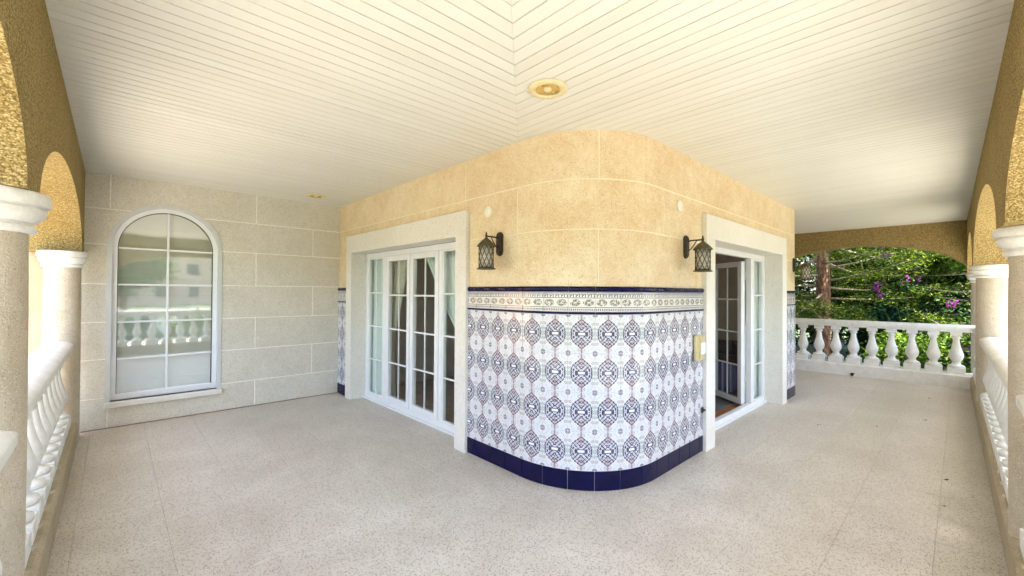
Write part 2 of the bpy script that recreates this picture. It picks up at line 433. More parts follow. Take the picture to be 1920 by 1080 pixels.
def strip(s0, s1, z0, z1, back, front, bev=.003, uv=None, profile=None):
    """a slab that follows the wall's plan from s0 to s1; uv = (s origin, width)"""
    cuts = [s0]
    for lo, hi in ((0, ARC), (sR(X_END), sR(X_END)+R_END*math.pi/2)):
        a, b = max(s0, lo), min(s1, hi)
        if b > a+1e-4:
            n = max(1, int((b-a)/.055)+1); cuts += [a+(b-a)*i/n for i in range(n+1)]
    cuts.append(s1); cuts = sorted(set(round(c, 5) for c in cuts))
    cc = [cuts[0], cuts[0]+bev]+[c for c in cuts[1:-1] if cuts[0]+bev*1.5 < c < cuts[-1]-bev*1.5]+[cuts[-1]-bev, cuts[-1]]
    prof = profile or [(back, z0), (front-bev, z0), (front, z0+bev), (front, z1-bev), (front-bev, z1), (back, z1)]
    vs, fs, uvs = [], [], []
    n = len(prof)
    for i, c in enumerate(cc):
        e = bev if i in (0, len(cc)-1) else 0
        for (o, z) in prof:
            oo = min(o, front-e) if o > back else o
            x, y = path(c, oo); vs.append((x, y, z))
            if uv: uvs.append(((c-uv[0])/uv[1], (z-z0)/(z1-z0)))
    for i in range(len(cc)-1):
        for k in range(n):
            j = (k+1) % n; fs.append((i*n+k, (i+1)*n+k, (i+1)*n+j, i*n+j))
    fs.append(tuple(range(n))); fs.append(tuple((len(cc)-1)*n+i for i in range(n))[::-1])
    me = mesh(vs, fs, uvs if uv else None)
    return smooth_by_angle(me, 25)

# ------------------------------------------------------------------ floor
fl = bpy.data.objects.new('floor', MB().box((-.62, -.62, -.16), (12.2, 9.2, -.012)).me()); C.objects.link(fl)
fl.data.materials.append(MATS['grout_grey']); tag(fl, 'speckled terrazzo floor of the veranda in large faint squares', kind='structure')
T = .452; tm = MB().box((0, 0, -.03), (T-.0013, T-.0013, 0), .0012).me(); tm.materials.append(MATS['terrazzo'])
for i in range(-1, 26):
    for j in range(-1, 16):
        x, y = -.17+i*T, -.33+j*T
        if y > 6.74 or x > 11.3: continue
        inL = x < 2.75; inR = y < 1.95 or (x > 7.6 and y < 3.3); corner = x < 3.5 and y < 2.7
        if not (inL or inR or corner): continue
        o = part('floor_tile', tm, None, fl, local=True); o.location = (x, y, 0)
# ------------------------------------------------------------------ ceiling
cl = bpy.data.objects.new('ceiling', MB().box((-.3, -.3, H+.016), (11.3, 7.0, H+.05)).me()); C.objects.link(cl)
cl.data.materials.append(MATS['ceiling_gap']); tag(cl, 'cream boarded ceiling meeting in a mitre over the corner', kind='structure')
BW = .0905; G = .0075
def board(poly):
    vs = [(x, y, H) for x, y in poly]+[(x, y, H+.014) for x, y in poly]
    me = mesh(vs, [(0, 1, 2, 3), (7, 6, 5, 4), (0, 4, 5, 1), (1, 5, 6, 2), (2, 6, 7, 3), (3, 7, 4, 0)])
    part('ceiling_board', me, 'ceiling_board', cl, local=True)
k = 0; y = -.29
while y < 6.76:
    g1, g2 = random.uniform(.0030, .0060), random.uniform(.0030, .0060)
    a, b = y+g1, y+BW-g2
    x1a, x1b = min(a-.1009, 2.63), min(b-.1009, 2.63)
    if b-.1 > -.27: board([(-.27, a), (max(x1a, -.268), a), (x1b, b), (-.27, b)])
    y += BW
x = -.29-.1
while x < 11.0:
    g1, g2 = random.uniform(.0020, .0048), random.uniform(.0020, .0048)
    a, b = x+g1+.004, x+BW-g2+.004
    top = 1.86 if x < 8.0 else 3.3
    ya, yb = (a+.0994, b+.0994) if x < 2.56 else (2.75, 2.75)
    if x < 2.56: pass
    elif x < 3.45: pass
    else: ya = yb = top
    if b > -.18: board([(a, -.27), (b, -.27), (b, yb), (a, ya)])
    x += BW

# ------------------------------------------------------------------ house wall (inner wall with the rounded corner)
hw = thing('house_wall', 'warm sandstone house wall with a rounded tiled corner between two patio doors', 'wall', (CX, CY, 0))
DL = (3.57, 6.19); DR = (4.61, 7.05); DH = 2.165       # door openings
core = MB()
def core_strip(s0, s1, z0, z1, off=-.003, th=-.24):
    me = strip(s0, s1, z0, z1, th, off, .002); core.add([v.co[:] for v in me.vertices], [p.vertices[:] for p in me.polygons], True); bpy.data.meshes.remove(me)
S_LO, S_HI = sL(6.80), sR(X_END)+R_END*math.pi/2+1.0
core_strip(S_LO, sL(DL[1]+.02), 0-.03, H+.03); core_strip(sL(DL[1]+.02)+.0005, sL(DL[0]-.02)-.0005, DH+.02, H+.03)
core_strip(sL(DL[0]-.02), sR(DR[0]-.02), -.03, H+.03); core_strip(sR(DR[0]-.02)+.0005, sR(DR[1]+.02)-.0005, DH+.02, H+.03); core_strip(sR(DR[1]+.02), S_HI, -.03, H+.03)
cm = core.me(recalc=False); smooth_by_angle(cm, 25); part('wall_core', cm, 'mortar_warm', hw)
ZT = 1.652
surL = (3.39, 6.37); surR = (4.385, 7.262)      # outer edges of the trims
def blocks(zk0, zk1, joints, clip):
    g = .005
    z0, z1 = zk0+g, zk1-g
    for a, b in zip(joints[:-1], joints[1:]):
        for c0, c1, zz in clip:
            s0, s1 = max(a+g, c0), min(b-g, c1)
            if s1-s0 > .03 and z1-max(z0, zz) > .02:
                part('stone_block', strip(s0, s1, max(z0, zz), z1, -.03, 0, .004), 'stone_warm', hw)
BL = 1.482
j0 = sorted([sL(6.43), sL(4.944), sL(3.463), .675*CR/.81*1.0+.01, sR(4.346), sR(5.804), sR(7.254), S_HI, S_LO])
j1 = sorted([S_LO, sL(5.68), sL(4.195), sL(2.70), sR(3.575), sR(5.047), sR(6.497), sR(7.95), S_HI])
zt2 = 2.42
full = [(S_LO, S_HI, 0)]
blocks(Z[6], Z[7], j0, full)
blocks(Z[5], Z[6], j1, [(S_LO, sL(surL[1]), 0), (sL(surL[1]), sL(surL[0]), zt2), (sL(surL[0]), sR(surR[0]), 0), (sR(surR[0]), sR(surR[1]), zt2), (sR(surR[1]), S_HI, 0)])
j2 = sorted([S_LO, sL(6.43), sL(3.46), .675, sR(4.312), sR(7.254), S_HI])
side = [(S_LO, sL(surL[1]), 0), (sL(surL[0]), sR(surR[0]), 0), (sR(surR[1]), S_HI, 0)]
blocks(ZT-.008, Z[5], j2, side)
# tiled dado: medallion tiles, border, liners, navy skirting
TW = .2145; TS = .652*.8/.81+.004
def tile_cols(s0, s1):
    k0 = math.floor((s0-TS)/TW); out = []
    k = k0
    while TS+k*TW < s1-.002:
        a, b = max(s0, TS+k*TW), min(s1, TS+(k+1)*TW)
        if b-a > .012: out.append((a, b, TS+k*TW))
        k += 1
    return out
g = .0018
panels = [('tiled_dado', sL(surL[0]), sR(surR[0])), ('tiled_dado', S_LO, sL(surL[1])), ('tiled_dado', sR(surR[1]), S_HI)]
for nm, p0, p1 in panels:
    bk = part(nm, strip(p0, p1, 0, ZT-.004, -.006, .005, .001), 'grout_white', hw)
    if p0 == sL(surL[0]): bk['label'] = 'curved blue and white tiled dado round the corner'
    def tl(n, a, b, z0, z1, fr, mt, uv=None, prof=None):
        part(n, strip(a+g, b-g, z0+g, z1-g, 0, fr, .002, uv, prof), mt, bk)
    for a, b, o in tile_cols(p0, p1):
        tl('skirting_tile', a, b, 0, .158, .012, 'navy_glaze')
        for r in range(4):
            z0 = .158+r*.316; tl('wall_tile', a, b, z0, z0+.316, .0105, 'medallion_tile', (o, TW))
        def roll(z0, z1, d): 
            zm = (z0+z1)/2; h = (z1-z0)/2-.001
            return [(0, z0+.001)]+[(.006+d*math.cos(t), zm+h*math.sin(t)) for t in np.linspace(-1.45, 1.45, 6)]+[(0, z1-.001)]
        part('liner_tile', strip(a+g, b-g, 1.422, 1.444, 0, .020, .001, None, roll(1.422, 1.444, .014)), 'navy_glaze', bk)
        tl('border_tile', a, b, 1.444, 1.606, .0105, 'border_tile', (o, TW))
        part('liner_tile', strip(a+g, b-g, 1.606, ZT, 0, .022, .001, None, roll(1.606, ZT, .016)), 'navy_glaze', bk)
# door trims (pale stone), one frame each: two jambs and a lintel
def trim(axis, out0, out1, in0, in1, name, lab):
    t = thing(name, lab, 'door trim', ((2.6, (in0+in1)/2, 0) if axis == 'x' else ((in0+in1)/2, 1.82, 0)))
    f0, f1 = (2.555, 2.79) if axis == 'x' else (1.775, 2.02)
    def bx(a0, a1, z0, z1):
        p, q = ((f0, a0, z0), (f1, a1, z1)) if axis == 'x' else ((a0, f0, z0), (a1, f1, z1))
        return box(p, q, .004)
    part('jamb', bx(out0, in0, -.01, DH), 'stone_trim', t); part('jamb', bx(in1, out1, -.01, DH), 'stone_trim', t)
    part('lintel', bx(out0, out1, DH, zt2), 'stone_trim', t)
trim('x', surL[0], surL[1], DL[0], DL[1], 'door_trim', 'pale stone trim around the closed four-panel patio door')
trim('y', surR[0], surR[1], DR[0], DR[1], 'door_trim', 'pale stone trim around the open patio door on the right')

# ------------------------------------------------------------------ patio doors
def frame_rect(P, y0, y1, z0, z1, w, d0, d1, bev=.004):
    m = MB()
    for a in ((y0, y0+w, z0, z1), (y1-w, y1, z0, z1)): m.box(P(a[0], d0, a[2]), P(a[1], d1, a[3]), bev)
    m.box(P(y0+w, d0+.0015, z0), P(y1-w, d1-.0015, z0+w), bev); m.box(P(y0+w, d0+.0015, z1-w), P(y1-w, d1-.0015, z1), bev)
    return m.me()
def glazed(P, parent, y0, y1, z0, z1, dp, cols, rows=4, bw=.020, glass='door_glass', loc=False):
    """panes with glazing bars, in one leaf or sidelight"""
    dy = (y1-y0)/cols; dz = (z1-z0)/rows
    for i in range(cols):
        for j in range(rows):
            part('pane', box(P(y0+i*dy, dp-.003, z0+j*dz), P(y0+(i+1)*dy-.0005, dp+.003, z0+(j+1)*dz-.0005)), glass, parent, local=loc)
    for i in range(1, cols): part('glazing_bar', box(P(y0+i*dy-.007, dp-.009, z0), P(y0+i*dy+.007, dp+.009, z1), .001), 'white_upvc', parent, local=loc)
    for j in range(1, rows):
        part('glazing_bar', box(P(y0, dp-.008, z0+j*dz-bw/2), P(y1, dp+.008, z0+j*dz+bw/2), .001), 'white_upvc', parent, local=loc)
# left door: plane x = 2.787, closed
pd = thing('patio_door', 'closed white patio door with two leaves and two sidelights', 'glass door', (2.82, 4.88, 0))
P = lambda y, d, z: (2.787+d, y, z)
m = MB(); m.box(P(DL[0], 0, 0), P(DL[0]+.065, .07, DH-.003), .004).box(P(DL[1]-.065, 0, 0), P(DL[1], .07, DH-.003), .004)
m.box(P(DL[0]+.065, .001, DH-.075), P(DL[1]-.065, .069, DH-.003), .004).box(P(DL[0]+.065, .001, .012), P(DL[1]-.065, .069, .085), .004)
m.box(P(5.525, .002, .085), P(5.64, .068, DH-.075), .004).box(P(4.155, .002, .085), P(4.215, .068, DH-.075), .004)
m.box(P(DL[0], -.035, 0), P(DL[1], 0, .022), .003)
part('frame', m.me(), 'white_upvc', pd)
for a, b in ((4.215, 4.868), (4.872, 5.525)):
    lf = part('door_leaf', frame_rect(P, a+.003, b-.003, .088, DH-.078, .072, -.012, .05), 'white_upvc', pd)
    glazed(P, lf, a+.072, b-.072, .15, DH-.15, .02, 2)
m = MB().box(P(4.862, -.024, .09), P(4.885, -.0125, DH-.08), .003); part('astragal', m.me(), 'white_upvc', pd)
for a, b in ((DL[0]+.065, 4.155), (5.64, DL[1]-.065)):
    sd_ = part('sidelight', frame_rect(P, a+.001, b-.001, .085, DH-.075, .022, .008, .055, .003), 'white_upvc', pd)
    glazed(P, sd_, a+.02, b-.02, .105, DH-.097, .03, 2)
# right door: plane y = 2.02, one leaf folded inwards
pr = thing('patio_door', 'white patio door standing open inwards beside a curtained sidelight', 'glass door', (5.8, 2.05, 0))
P = lambda x, d, z: (x, 2.005+d, z)
m = MB(); m.box(P(DR[0], 0, 0), P(DR[0]+.065, .07, DH-.003), .004).box(P(DR[1]-.05, 0, 0), P(DR[1], .07, DH-.003), .004)
m.box(P(DR[0]+.065, .001, DH-.075), P(DR[1]-.05, .069, DH-.003), .004).box(P(DR[0]+.065, .001, .012), P(DR[1]-.05, .069, .075), .004)
m.box(P(6.46, .002, .075), P(6.575, .068, DH-.075), .004).box(P(5.1, .002, .075), P(5.16, .068, DH-.075), .004)
m.box(P(DR[0], -.035, 0), P(DR[1], 0, .022), .003)
part('frame', m.me(), 'white_upvc', pr)
for a, b in ((DR[0]+.065, 5.1), (6.575, DR[1]-.05)):
    sd_ = part('sidelight', frame_rect(P, a+.001, b-.001, .075, DH-.075, .018, .008, .055, .003), 'white_upvc', pr)
    glazed(P, sd_, a+.018, b-.018, .095, DH-.095, .03, 1)
# open leaves, built in local coordinates then turned about their hinges
def open_leaf(hx, hy, ang, w, handle):
    Pl = lambda x, d, z: (x, d, z)
    lf = part('door_leaf', frame_rect(Pl, 0, w, .05, DH-.11, .075, -.03, .03), 'white_upvc', pr, local=True)
    lf.location = Vector((hx, hy, 0))-pr.location; lf.rotation_euler = (0, 0, ang)
    glazed(Pl, lf, .07, w-.07, .12, DH-.18, 0, 2, loc=True)
    for z in (.35, 1.05, 1.8): part('hinge', MB().lathe([(.009, 0), (.009, .1)], (-.006, -.034, z), 10).me(), 'white_upvc', lf, local=True)
    if handle:
        mm = MB().box((w-.05, -.042, .95), (w-.022, -.03, 1.13), .003).tube([(w-.036, -.042, 1.06), (w-.036, -.075, 1.06), (w-.15, -.08, 1.06)], .009, 8)
        part('handle', mm.me(), 'steel', lf, local=True)
open_leaf(6.42, 2.10, R(56), .655, True)
open_leaf(5.20, 2.10, R(96), .655, False)

# ------------------------------------------------------------------ rooms behind the doors
rm = bpy.data.objects.new('living_room_shell', None); C.objects.link(rm); rm.empty_display_size = .1; tag(rm, 'dim living room behind the closed patio door', kind='structure')
m = MB().box((7.0, 3.5, 0), (7.1, 6.7, 2.6)).box((3.1, 6.6, 0), (7.0, 6.7, 2.6)).box((3.0, 3.4, 0), (7.84, 3.5, 2.6)).box((2.9, 3.5, 2.6), (7.0, 6.6, 2.7))
part('room_walls', m.me(), 'room_wall', rm)
part('room_floor', box((2.85, 3.45, -.02), (7.05, 6.65, .014)), 'room_floor_dark', rm)
part('room_walls', MB().box((7.80, 2.2, 0), (7.84, 3.4, 2.6)).box((3.6, 2.12, 2.6), (7.84, 3.4, 2.7)).me(), 'room_wall', rm)
part('room_floor', box((3.2, 2.09, -.02), (7.82, 3.42, .014)), 'terracotta_floor', rm)
rug = part('rug', MB().box((5.35, 2.25, .014), (7.0, 2.75, .024), .004).me(), 'mat_grey'); tag(rug, 'dark grey mat on the orange floor inside the open door', 'mat')
bed = thing('bed', 'bed with dark cover and blue striped skirt seen through the open leaf', 'bed', (7.5, 2.9, 0))
m = MB()
n = 60; pts = [(7.05, 3.38)]+[(7.05+.02*math.sin(i*.9), 3.36-1.0*i/n) for i in range(n)]+[(7.07+.72*i/n, 2.37+.015*math.sin(i*1.1)) for i in range(n)]
vs = [(x, y, z) for x, y in pts for z in (.06, .52)]; m.add(vs, [(2*i, 2*i+2, 2*i+3, 2*i+1) for i in range(len(pts)-1)], True)
part('bed_skirt', m.me(), 'striped_cloth', bed); part('mattress', box((7.08, 2.39, .3), (7.79, 3.38, .62), .05), 'dark_cloth', bed)
part('pillow', box((7.3, 2.5, .60), (7.75, 3.3, .80), .06), 'dark_cloth', bed)
def curtain(pts, z0, z1, name, lab, mt, folds=9, amp=.03, tie=None):
    a, b = Vector((*pts[0], 0)), Vector((*pts[1], 0)); d = b-a; L = d.length; d.normalize(); nrm = Vector((-d.y, d.x, 0))
    nu, nv = folds*8, 24; vs = []
    for j in range(nv+1):
        z = z0+(z1-z0)*j/nv
        for i in range(nu+1):
            t = i/nu; w = 1.0; sh = 0
            if tie:
                q = (z-tie[1])/(z1-tie[1]) if z > tie[1] else (tie[1]-z)/(tie[1]-z0)*.12
                w = tie[0]+(1-tie[0])*max(0, min(1, q))**.8
            tt = t*w if not tie or tie[2] == 0 else 1-(1-t)*w
            p = a+d*(L*tt)+nrm*(amp*math.sin(t*folds*2*math.pi)+.01*math.sin(t*31+z*3)); vs.append((p.x, p.y, z))
    fs = [(j*(nu+1)+i, j*(nu+1)+i+1, (j+1)*(nu+1)+i+1, (j+1)*(nu+1)+i) for j in range(nv) for i in range(nu)]
    o = part(name, mesh(vs, fs, smooth=True), mt); tag(o, lab, 'curtain'); return o
curtain([(2.895, 5.60), (2.895, 6.40)], .05, 2.14, 'curtain', 'white sheer curtain behind the far sidelight of the closed patio door', 'curtain_cloth', 7)
curtain([(2.93, 5.15), (2.93, 5.75)], .05, 2.14, 'curtain', 'cream drape tied back behind the farther leaf of the closed patio door', 'drape_cream', 8, .03, (.22, .85, 1))
curtain([(2.93, 3.62), (2.93, 4.82)], .05, 2.14, 'curtain', 'cream drape tied back behind the nearer leaf of the closed patio door', 'curtain_cloth', 12, .028, (.18, 1.0, 0))
curtain([(6.56, 2.115), (7.3, 2.115)], .05, 2.14, 'curtain', 'white curtain behind the sidelight of the open patio door', 'curtain_cloth', 6, .025)

# ------------------------------------------------------------------ end wall with the arched window
YE = 6.75
ew = thing('end_wall', 'pale grey speckled stone block wall at the end of the left wing', 'wall', (1.1, YE, 0))
WX0, WX1, WSP, WB = -.03, 1.02, 2.095, .30
wc, wr = (WX0+WX1)/2, (WX1-WX0)/2
def arch_cutter(grow=0, y0=YE-.3, y1=YE+.6):
    pts = [(WX0-grow, WB-grow*0), (WX1+grow, WB)]+[(wc+(wr+grow)*math.cos(t), WSP+(wr+grow)*math.sin(t)) for t in np.linspace(0, math.pi, 25)]
    n = len(pts); vs = [(x, y0, z) for x, z in pts]+[(x, y1, z) for x, z in pts]
    fs = [(i, (i+1) % n, (i+1) % n+n, i+n) for i in range(n)]+[tuple(range(n))[::-1], tuple(range(n, 2*n))]
    me = mesh(vs, fs); bm = bmesh.new(); bm.from_mesh(me); bmesh.ops.recalc_face_normals(bm, faces=bm.faces[:]); bm.to_mesh(me); bm.free()
    return me
cutter = bpy.data.objects.new('cutter', arch_cutter()); C.objects.link(cutter)
def cut(me):
    o = bpy.data.objects.new('tmp', me); C.objects.link(o); md = o.modifiers.new('b', 'BOOLEAN'); md.operation = 'DIFFERENCE'; md.object = cutter; md.solver = 'EXACT'
    dg = bpy.context.evaluated_depsgraph_get(); dg.update()
    out = bpy.data.meshes.new_from_object(o.evaluated_get(dg)); bpy.data.objects.remove(o); return out
def islands(me):
    bm = bmesh.new(); bm.from_mesh(me); left = set(bm.verts); out = []
    while left:
        st = [left.pop()]; grp = set(st)
        while st:
            v = st.pop()
            for e in v.link_edges:
                w = e.other_vert(v)
                if w in left: left.discard(w); grp.add(w); st.append(w)
        idx = {v: i for i, v in enumerate(grp)}
        fs = [[idx[v] for v in f.verts] for f in bm.faces if f.verts[0] in grp]
        if len(fs) > 3: out.append(mesh([v.co[:] for v in grp], fs))
    bm.free(); return out
core_me = cut(box((-.487, YE+.003, -.03), (2.66, YE+.30, H+.03))); part('wall_core', core_me, 'mortar_grey', ew)
for r in range(7):
    z0, z1 = Z[r]+.0055, Z[r+1]-.0055
    js = [-.485, -.036, 1.446, 2.64] if r % 2 == 0 else [-.485, .705, 2.20, 2.64]
    if r % 2 == 1: js = [-.485, .705, 2.20, 2.64]
    for a, b in zip(js[:-1], js[1:]):
        me = box((a+.0055, YE, z0), (b-.0055, YE+.04, z1), .004)
        if a < WX1+.01 and b > WX0-.01 and z1 > WB: me = cut(me)
        for piece in islands(me): part('stone_block', piece, 'stone_grey', ew)
bpy.data.objects.remove(cutter)
def arch_band(cx, r0, r1, zb, zs, y0, y1, n=28):
    out = [(cx-r1, zb)]+[(cx-r1*math.cos(t), zs+r1*math.sin(t)) for t in np.linspace(0, math.pi, n)]+[(cx+r1, zb)]
    inn = [(cx-r0, zb)]+[(cx-r0*math.cos(t), zs+r0*math.sin(t)) for t in np.linspace(0, math.pi, n)]+[(cx+r0, zb)]
    k = len(out); vs = [(x, y0, z) for x, z in out]+[(x, y0, z) for x, z in inn]+[(x, y1, z) for x, z in out]+[(x, y1, z) for x, z in inn]
    fs = []
    for i in range(k-1):
        fs += [(i, i+1, k+i+1, k+i), (2*k+i, 3*k+i, 3*k+i+1, 2*k+i+1), (i, 2*k+i, 2*k+i+1, i+1), (k+i, k+i+1, 3*k+i+1, 3*k+i)]
    fs += [(0, k, 3*k, 2*k), (k-1, 3*k-1, 4*k-1, 2*k-1)]
    return smooth_by_angle(mesh(vs, fs), 30)
aw = thing('arched_window', 'tall round-headed window with white frame reflecting the garden', 'window', (wc, YE+.05, WB))
part('surround', arch_band(wc, wr-.014, wr+.030, WB, WSP, YE-.010, YE+.1), 'frame_grey', aw)
m = MB(); me = arch_band(wc, wr-.062, wr-.010, WB+.04, WSP, YE+.055, YE+.12)
m.add([v.co[:] for v in me.vertices], [p.vertices[:] for p in me.polygons], True); m.box((WX0+.012, YE+.056, WB+.002), (WX1-.012, YE+.119, WB+.075), .004)
fm = m.me(); smooth_by_angle(fm, 30); part('frame', fm, 'white_upvc', aw)
part('sill', box((WX0-.035, YE-.05, WB-.065), (WX1+.045, YE+.12, WB), .006), 'stone_trim', aw)
# rubber line, glass, bars and the slats of the closed shutter behind
part('gasket', arch_band(wc, wr-.068, wr-.060, WB+.07, WSP, YE+.066, YE+.10), 'black_plastic', aw)
n = 30; rg = wr-.058; TILT = math.tan(R(2.0))
pts = [(wc-rg, WB+.06), (wc+rg, WB+.06)]+[(wc+rg*math.cos(t), WSP+rg*math.sin(t)) for t in np.linspace(0, math.pi, n)]
bars = [.75+.03, 1.215, 1.66, 2.095]
def pane_poly(x0, x1, z0, z1):
    # portion of the arched outline within a cell
    out = []
    N = 16
    top = lambda x: WSP+math.sqrt(max(0, rg*rg-(x-wc)**2))
    xs = [x0+(x1-x0)*i/N for i in range(N+1)]
    out = [(x0, z0), (x1, z0)]+[(x, min(z1, top(x))) for x in reversed(xs)]
    return out
zs = [WB+.06]+bars+[3]
for i in range(2):
    for j in range(5):
        x0, x1 = (wc-rg, wc) if i == 0 else (wc, wc+rg)
        pl = pane_poly(x0, x1, zs[j], zs[j+1]); k = len(pl)
        yy = YE+.088
        vs = [(x, yy+(x-wc)*TILT*.5, z) for x, z in pl]+[(x, yy+.005+(x-wc)*TILT*.5, z) for x, z in pl]
        fs = [tuple(range(k)), tuple(range(k, 2*k))[::-1]]+[(a, (a+1) % k, (a+1) % k+k, a+k) for a in range(k)]
        part('pane', mesh(vs, fs), 'window_glass', aw)
part('glazing_bar', box((wc-.012, YE+.074, WB+.07), (wc+.012, YE+.108, WSP+rg), .002), 'white_upvc', aw)
for z in bars: part('glazing_bar', box((wc-rg, YE+.077, z-.011), (wc+rg, YE+.106, z+.011), .002), 'white_upvc', aw)
for i in range(12):
    z0 = .30+i*.205
    part('shutter_slat', box((WX0+.005, YE+.15, z0+.0005), (WX1-.005, YE+.165, z0+.2045), .0015), 'shutter_slat', aw)
part('shutter_backing', box((WX0+.003, YE+.168, .3), (WX1-.003, YE+.175, 2.7)), 'dark_opening', aw)
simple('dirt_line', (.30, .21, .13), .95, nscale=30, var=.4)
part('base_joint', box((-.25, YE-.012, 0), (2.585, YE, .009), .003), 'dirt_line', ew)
# outer wall of the house beyond the arcade
ow = part('outer_wall', box((-4.5, YE-.02, -.3), (-.49, YE+.35, 3.1)), 'peach_stucco'); tag(ow, 'sunlit peach stucco wall running out beyond the left arcade', 'wall')

# ------------------------------------------------------------------ arcades
def arcade(loc, rz, length, arches, zbot_edges, name, lab, thick=.40):
    """wall with arched openings along local +x, veranda face at local y=+thick/2; local origin on the wall's axis"""
    t = thing(name, lab, 'arcade wall', loc, rz)
    top = H+.03
    xs_all = []
    cuts = [zbot_edges[0]]
    pts = []                                                   # underside line (x, z)
    x = zbot_edges[0]; pts.append((x, 1.991))
    for c, a, b in arches:
        for u in np.linspace(math.pi, 0, 33): pts.append((c+a*math.cos(u), 1.991+b*math.sin(u)))
    pts.append((zbot_edges[1], 1.991))
    k = len(pts); y0, y1 = -thick/2, thick/2
    vs = [(x, y1, z) for x, z in pts]+[(x, y1, top) for x, z in pts]+[(x, y0, z) for x, z in pts]+[(x, y0, top) for x, z in pts]
    fs = []
    for i in range(k-1):
        fs += [(i, i+1, k+i+1, k+i), (2*k+i, 3*k+i, 3*k+i+1, 2*k+i+1), (i, 2*k+i, 2*k+i+1, i+1), (k+i, k+i+1, 3*k+i+1, 3*k+i)]
    fs += [(0, k, 3*k, 2*k), (k-1, 3*k-1, 4*k-1, 2*k-1)]
    me = mesh(vs, fs); bm = bmesh.new(); bm.from_mesh(me); bmesh.ops.remove_doubles(bm, verts=bm.verts, dist=1e-5); bmesh.ops.recalc_face_normals(bm, faces=bm.faces[:]); bm.to_mesh(me); bm.free()
    smooth_by_angle(me, 30); part('arch_wall', me, 'ochre_stucco', t, local=True); return t
# local +x runs along the wing; veranda side must be +y local
# left arcade: runs along world y; veranda is towards +x -> use rz so that local +y = world +x (rz = -90 deg), local x = -world y
XL = -.445
arcade((XL, 0, 0), R(-90), 7, [(-(4.59), 1.76, .49), (-(.93), 1.53, .49)], (-6.76, .62), 'arcade_wall', 'ochre pebble-dashed arches along the left side of the veranda')
YR0, SK = -.355, .0125
arcade((3.85, YR0, 0), math.atan(SK), 7, [(1.88-3.85+.0, 1.60, .49), (6.10-3.85, 2.0, .58), (9.72-3.85, 1.25, .58)], (-4.07, 7.5), 'arcade_wall', 'ochre pebble-dashed arches along the right side of the veranda')
arcade((11.17, 1.48, 0), R(90), 4, [(0, 1.57, .60)], (-1.57, 2.3), 'arcade_wall', 'wide flat ochre arch closing the far end of the right wing')
# columns
def make_column():
    t = thing('column', '', 'column', group='white-capped stone columns of the arcades')
    m = MB().lathe([(.172, .0), (.172, .4), (.172, 1.0), (.170, 1.5), (.166, 1.86)], n=40, cap=False)
    part('shaft', m.me(), 'column_stone', t, local=True)
    pr_ = [(.166, 1.826), (.184, 1.828), (.190, 1.838), (.190, 1.852), (.178, 1.856), (.178, 1.866), (.188, 1.870), (.198, 1.882), (.212, 1.898), (.218, 1.915), (.218, 1.924), (.210, 1.927), (.210, 1.934), (.226, 1.938), (.230, 1.950), (.230, 1.978), (.226, 1.988), (.220, 1.991), (.10, 1.992)]
    m = MB().lathe([(r*1.0, z) for r, z in pr_], n=48); me = m.me(); smooth_by_angle(me, 28)
    part('capital', me, 'white_paint', t, local=True)
    return t
col0 = make_column()
def copy_tree(o, parent=None):
    c = o.copy(); C.objects.link(c)
    if parent is not None: c.parent = parent
    for ch in list(o.children): copy_tree(ch, c)
    return c
def yr(x): return YR0+(x-3.85)*SK
cols = [((-.425, 2.655), 'nearest column of the left arcade, cut by the left edge of the photo'),
        ((-.385, 6.40), 'column of the left arcade touching the pale stone end wall'),
        ((3.83, yr(3.83)), 'nearest column of the right arcade, cut by the right edge of the photo'),
        ((8.32, yr(8.32)+.005), 'second column of the right arcade behind the rail end'),
        ((11.17, -.28), 'farthest thin-looking column where right arcade meets the end arch'),
        ((11.17, 3.2), 'column carrying the inner end of the far arch'),
        ((-.43, -.42), 'corner column behind the viewer joining both arcades')]
for i, ((x, y), lab) in enumerate(cols):
    c = col0 if i == 0 else copy_tree(col0)
    c.location = (x, y, 0); c['label'] = lab; c.scale = (.82, .82, 1) if i == 1 else (1, 1, 1); c.rotation_euler = (0, 0, i*1.1)
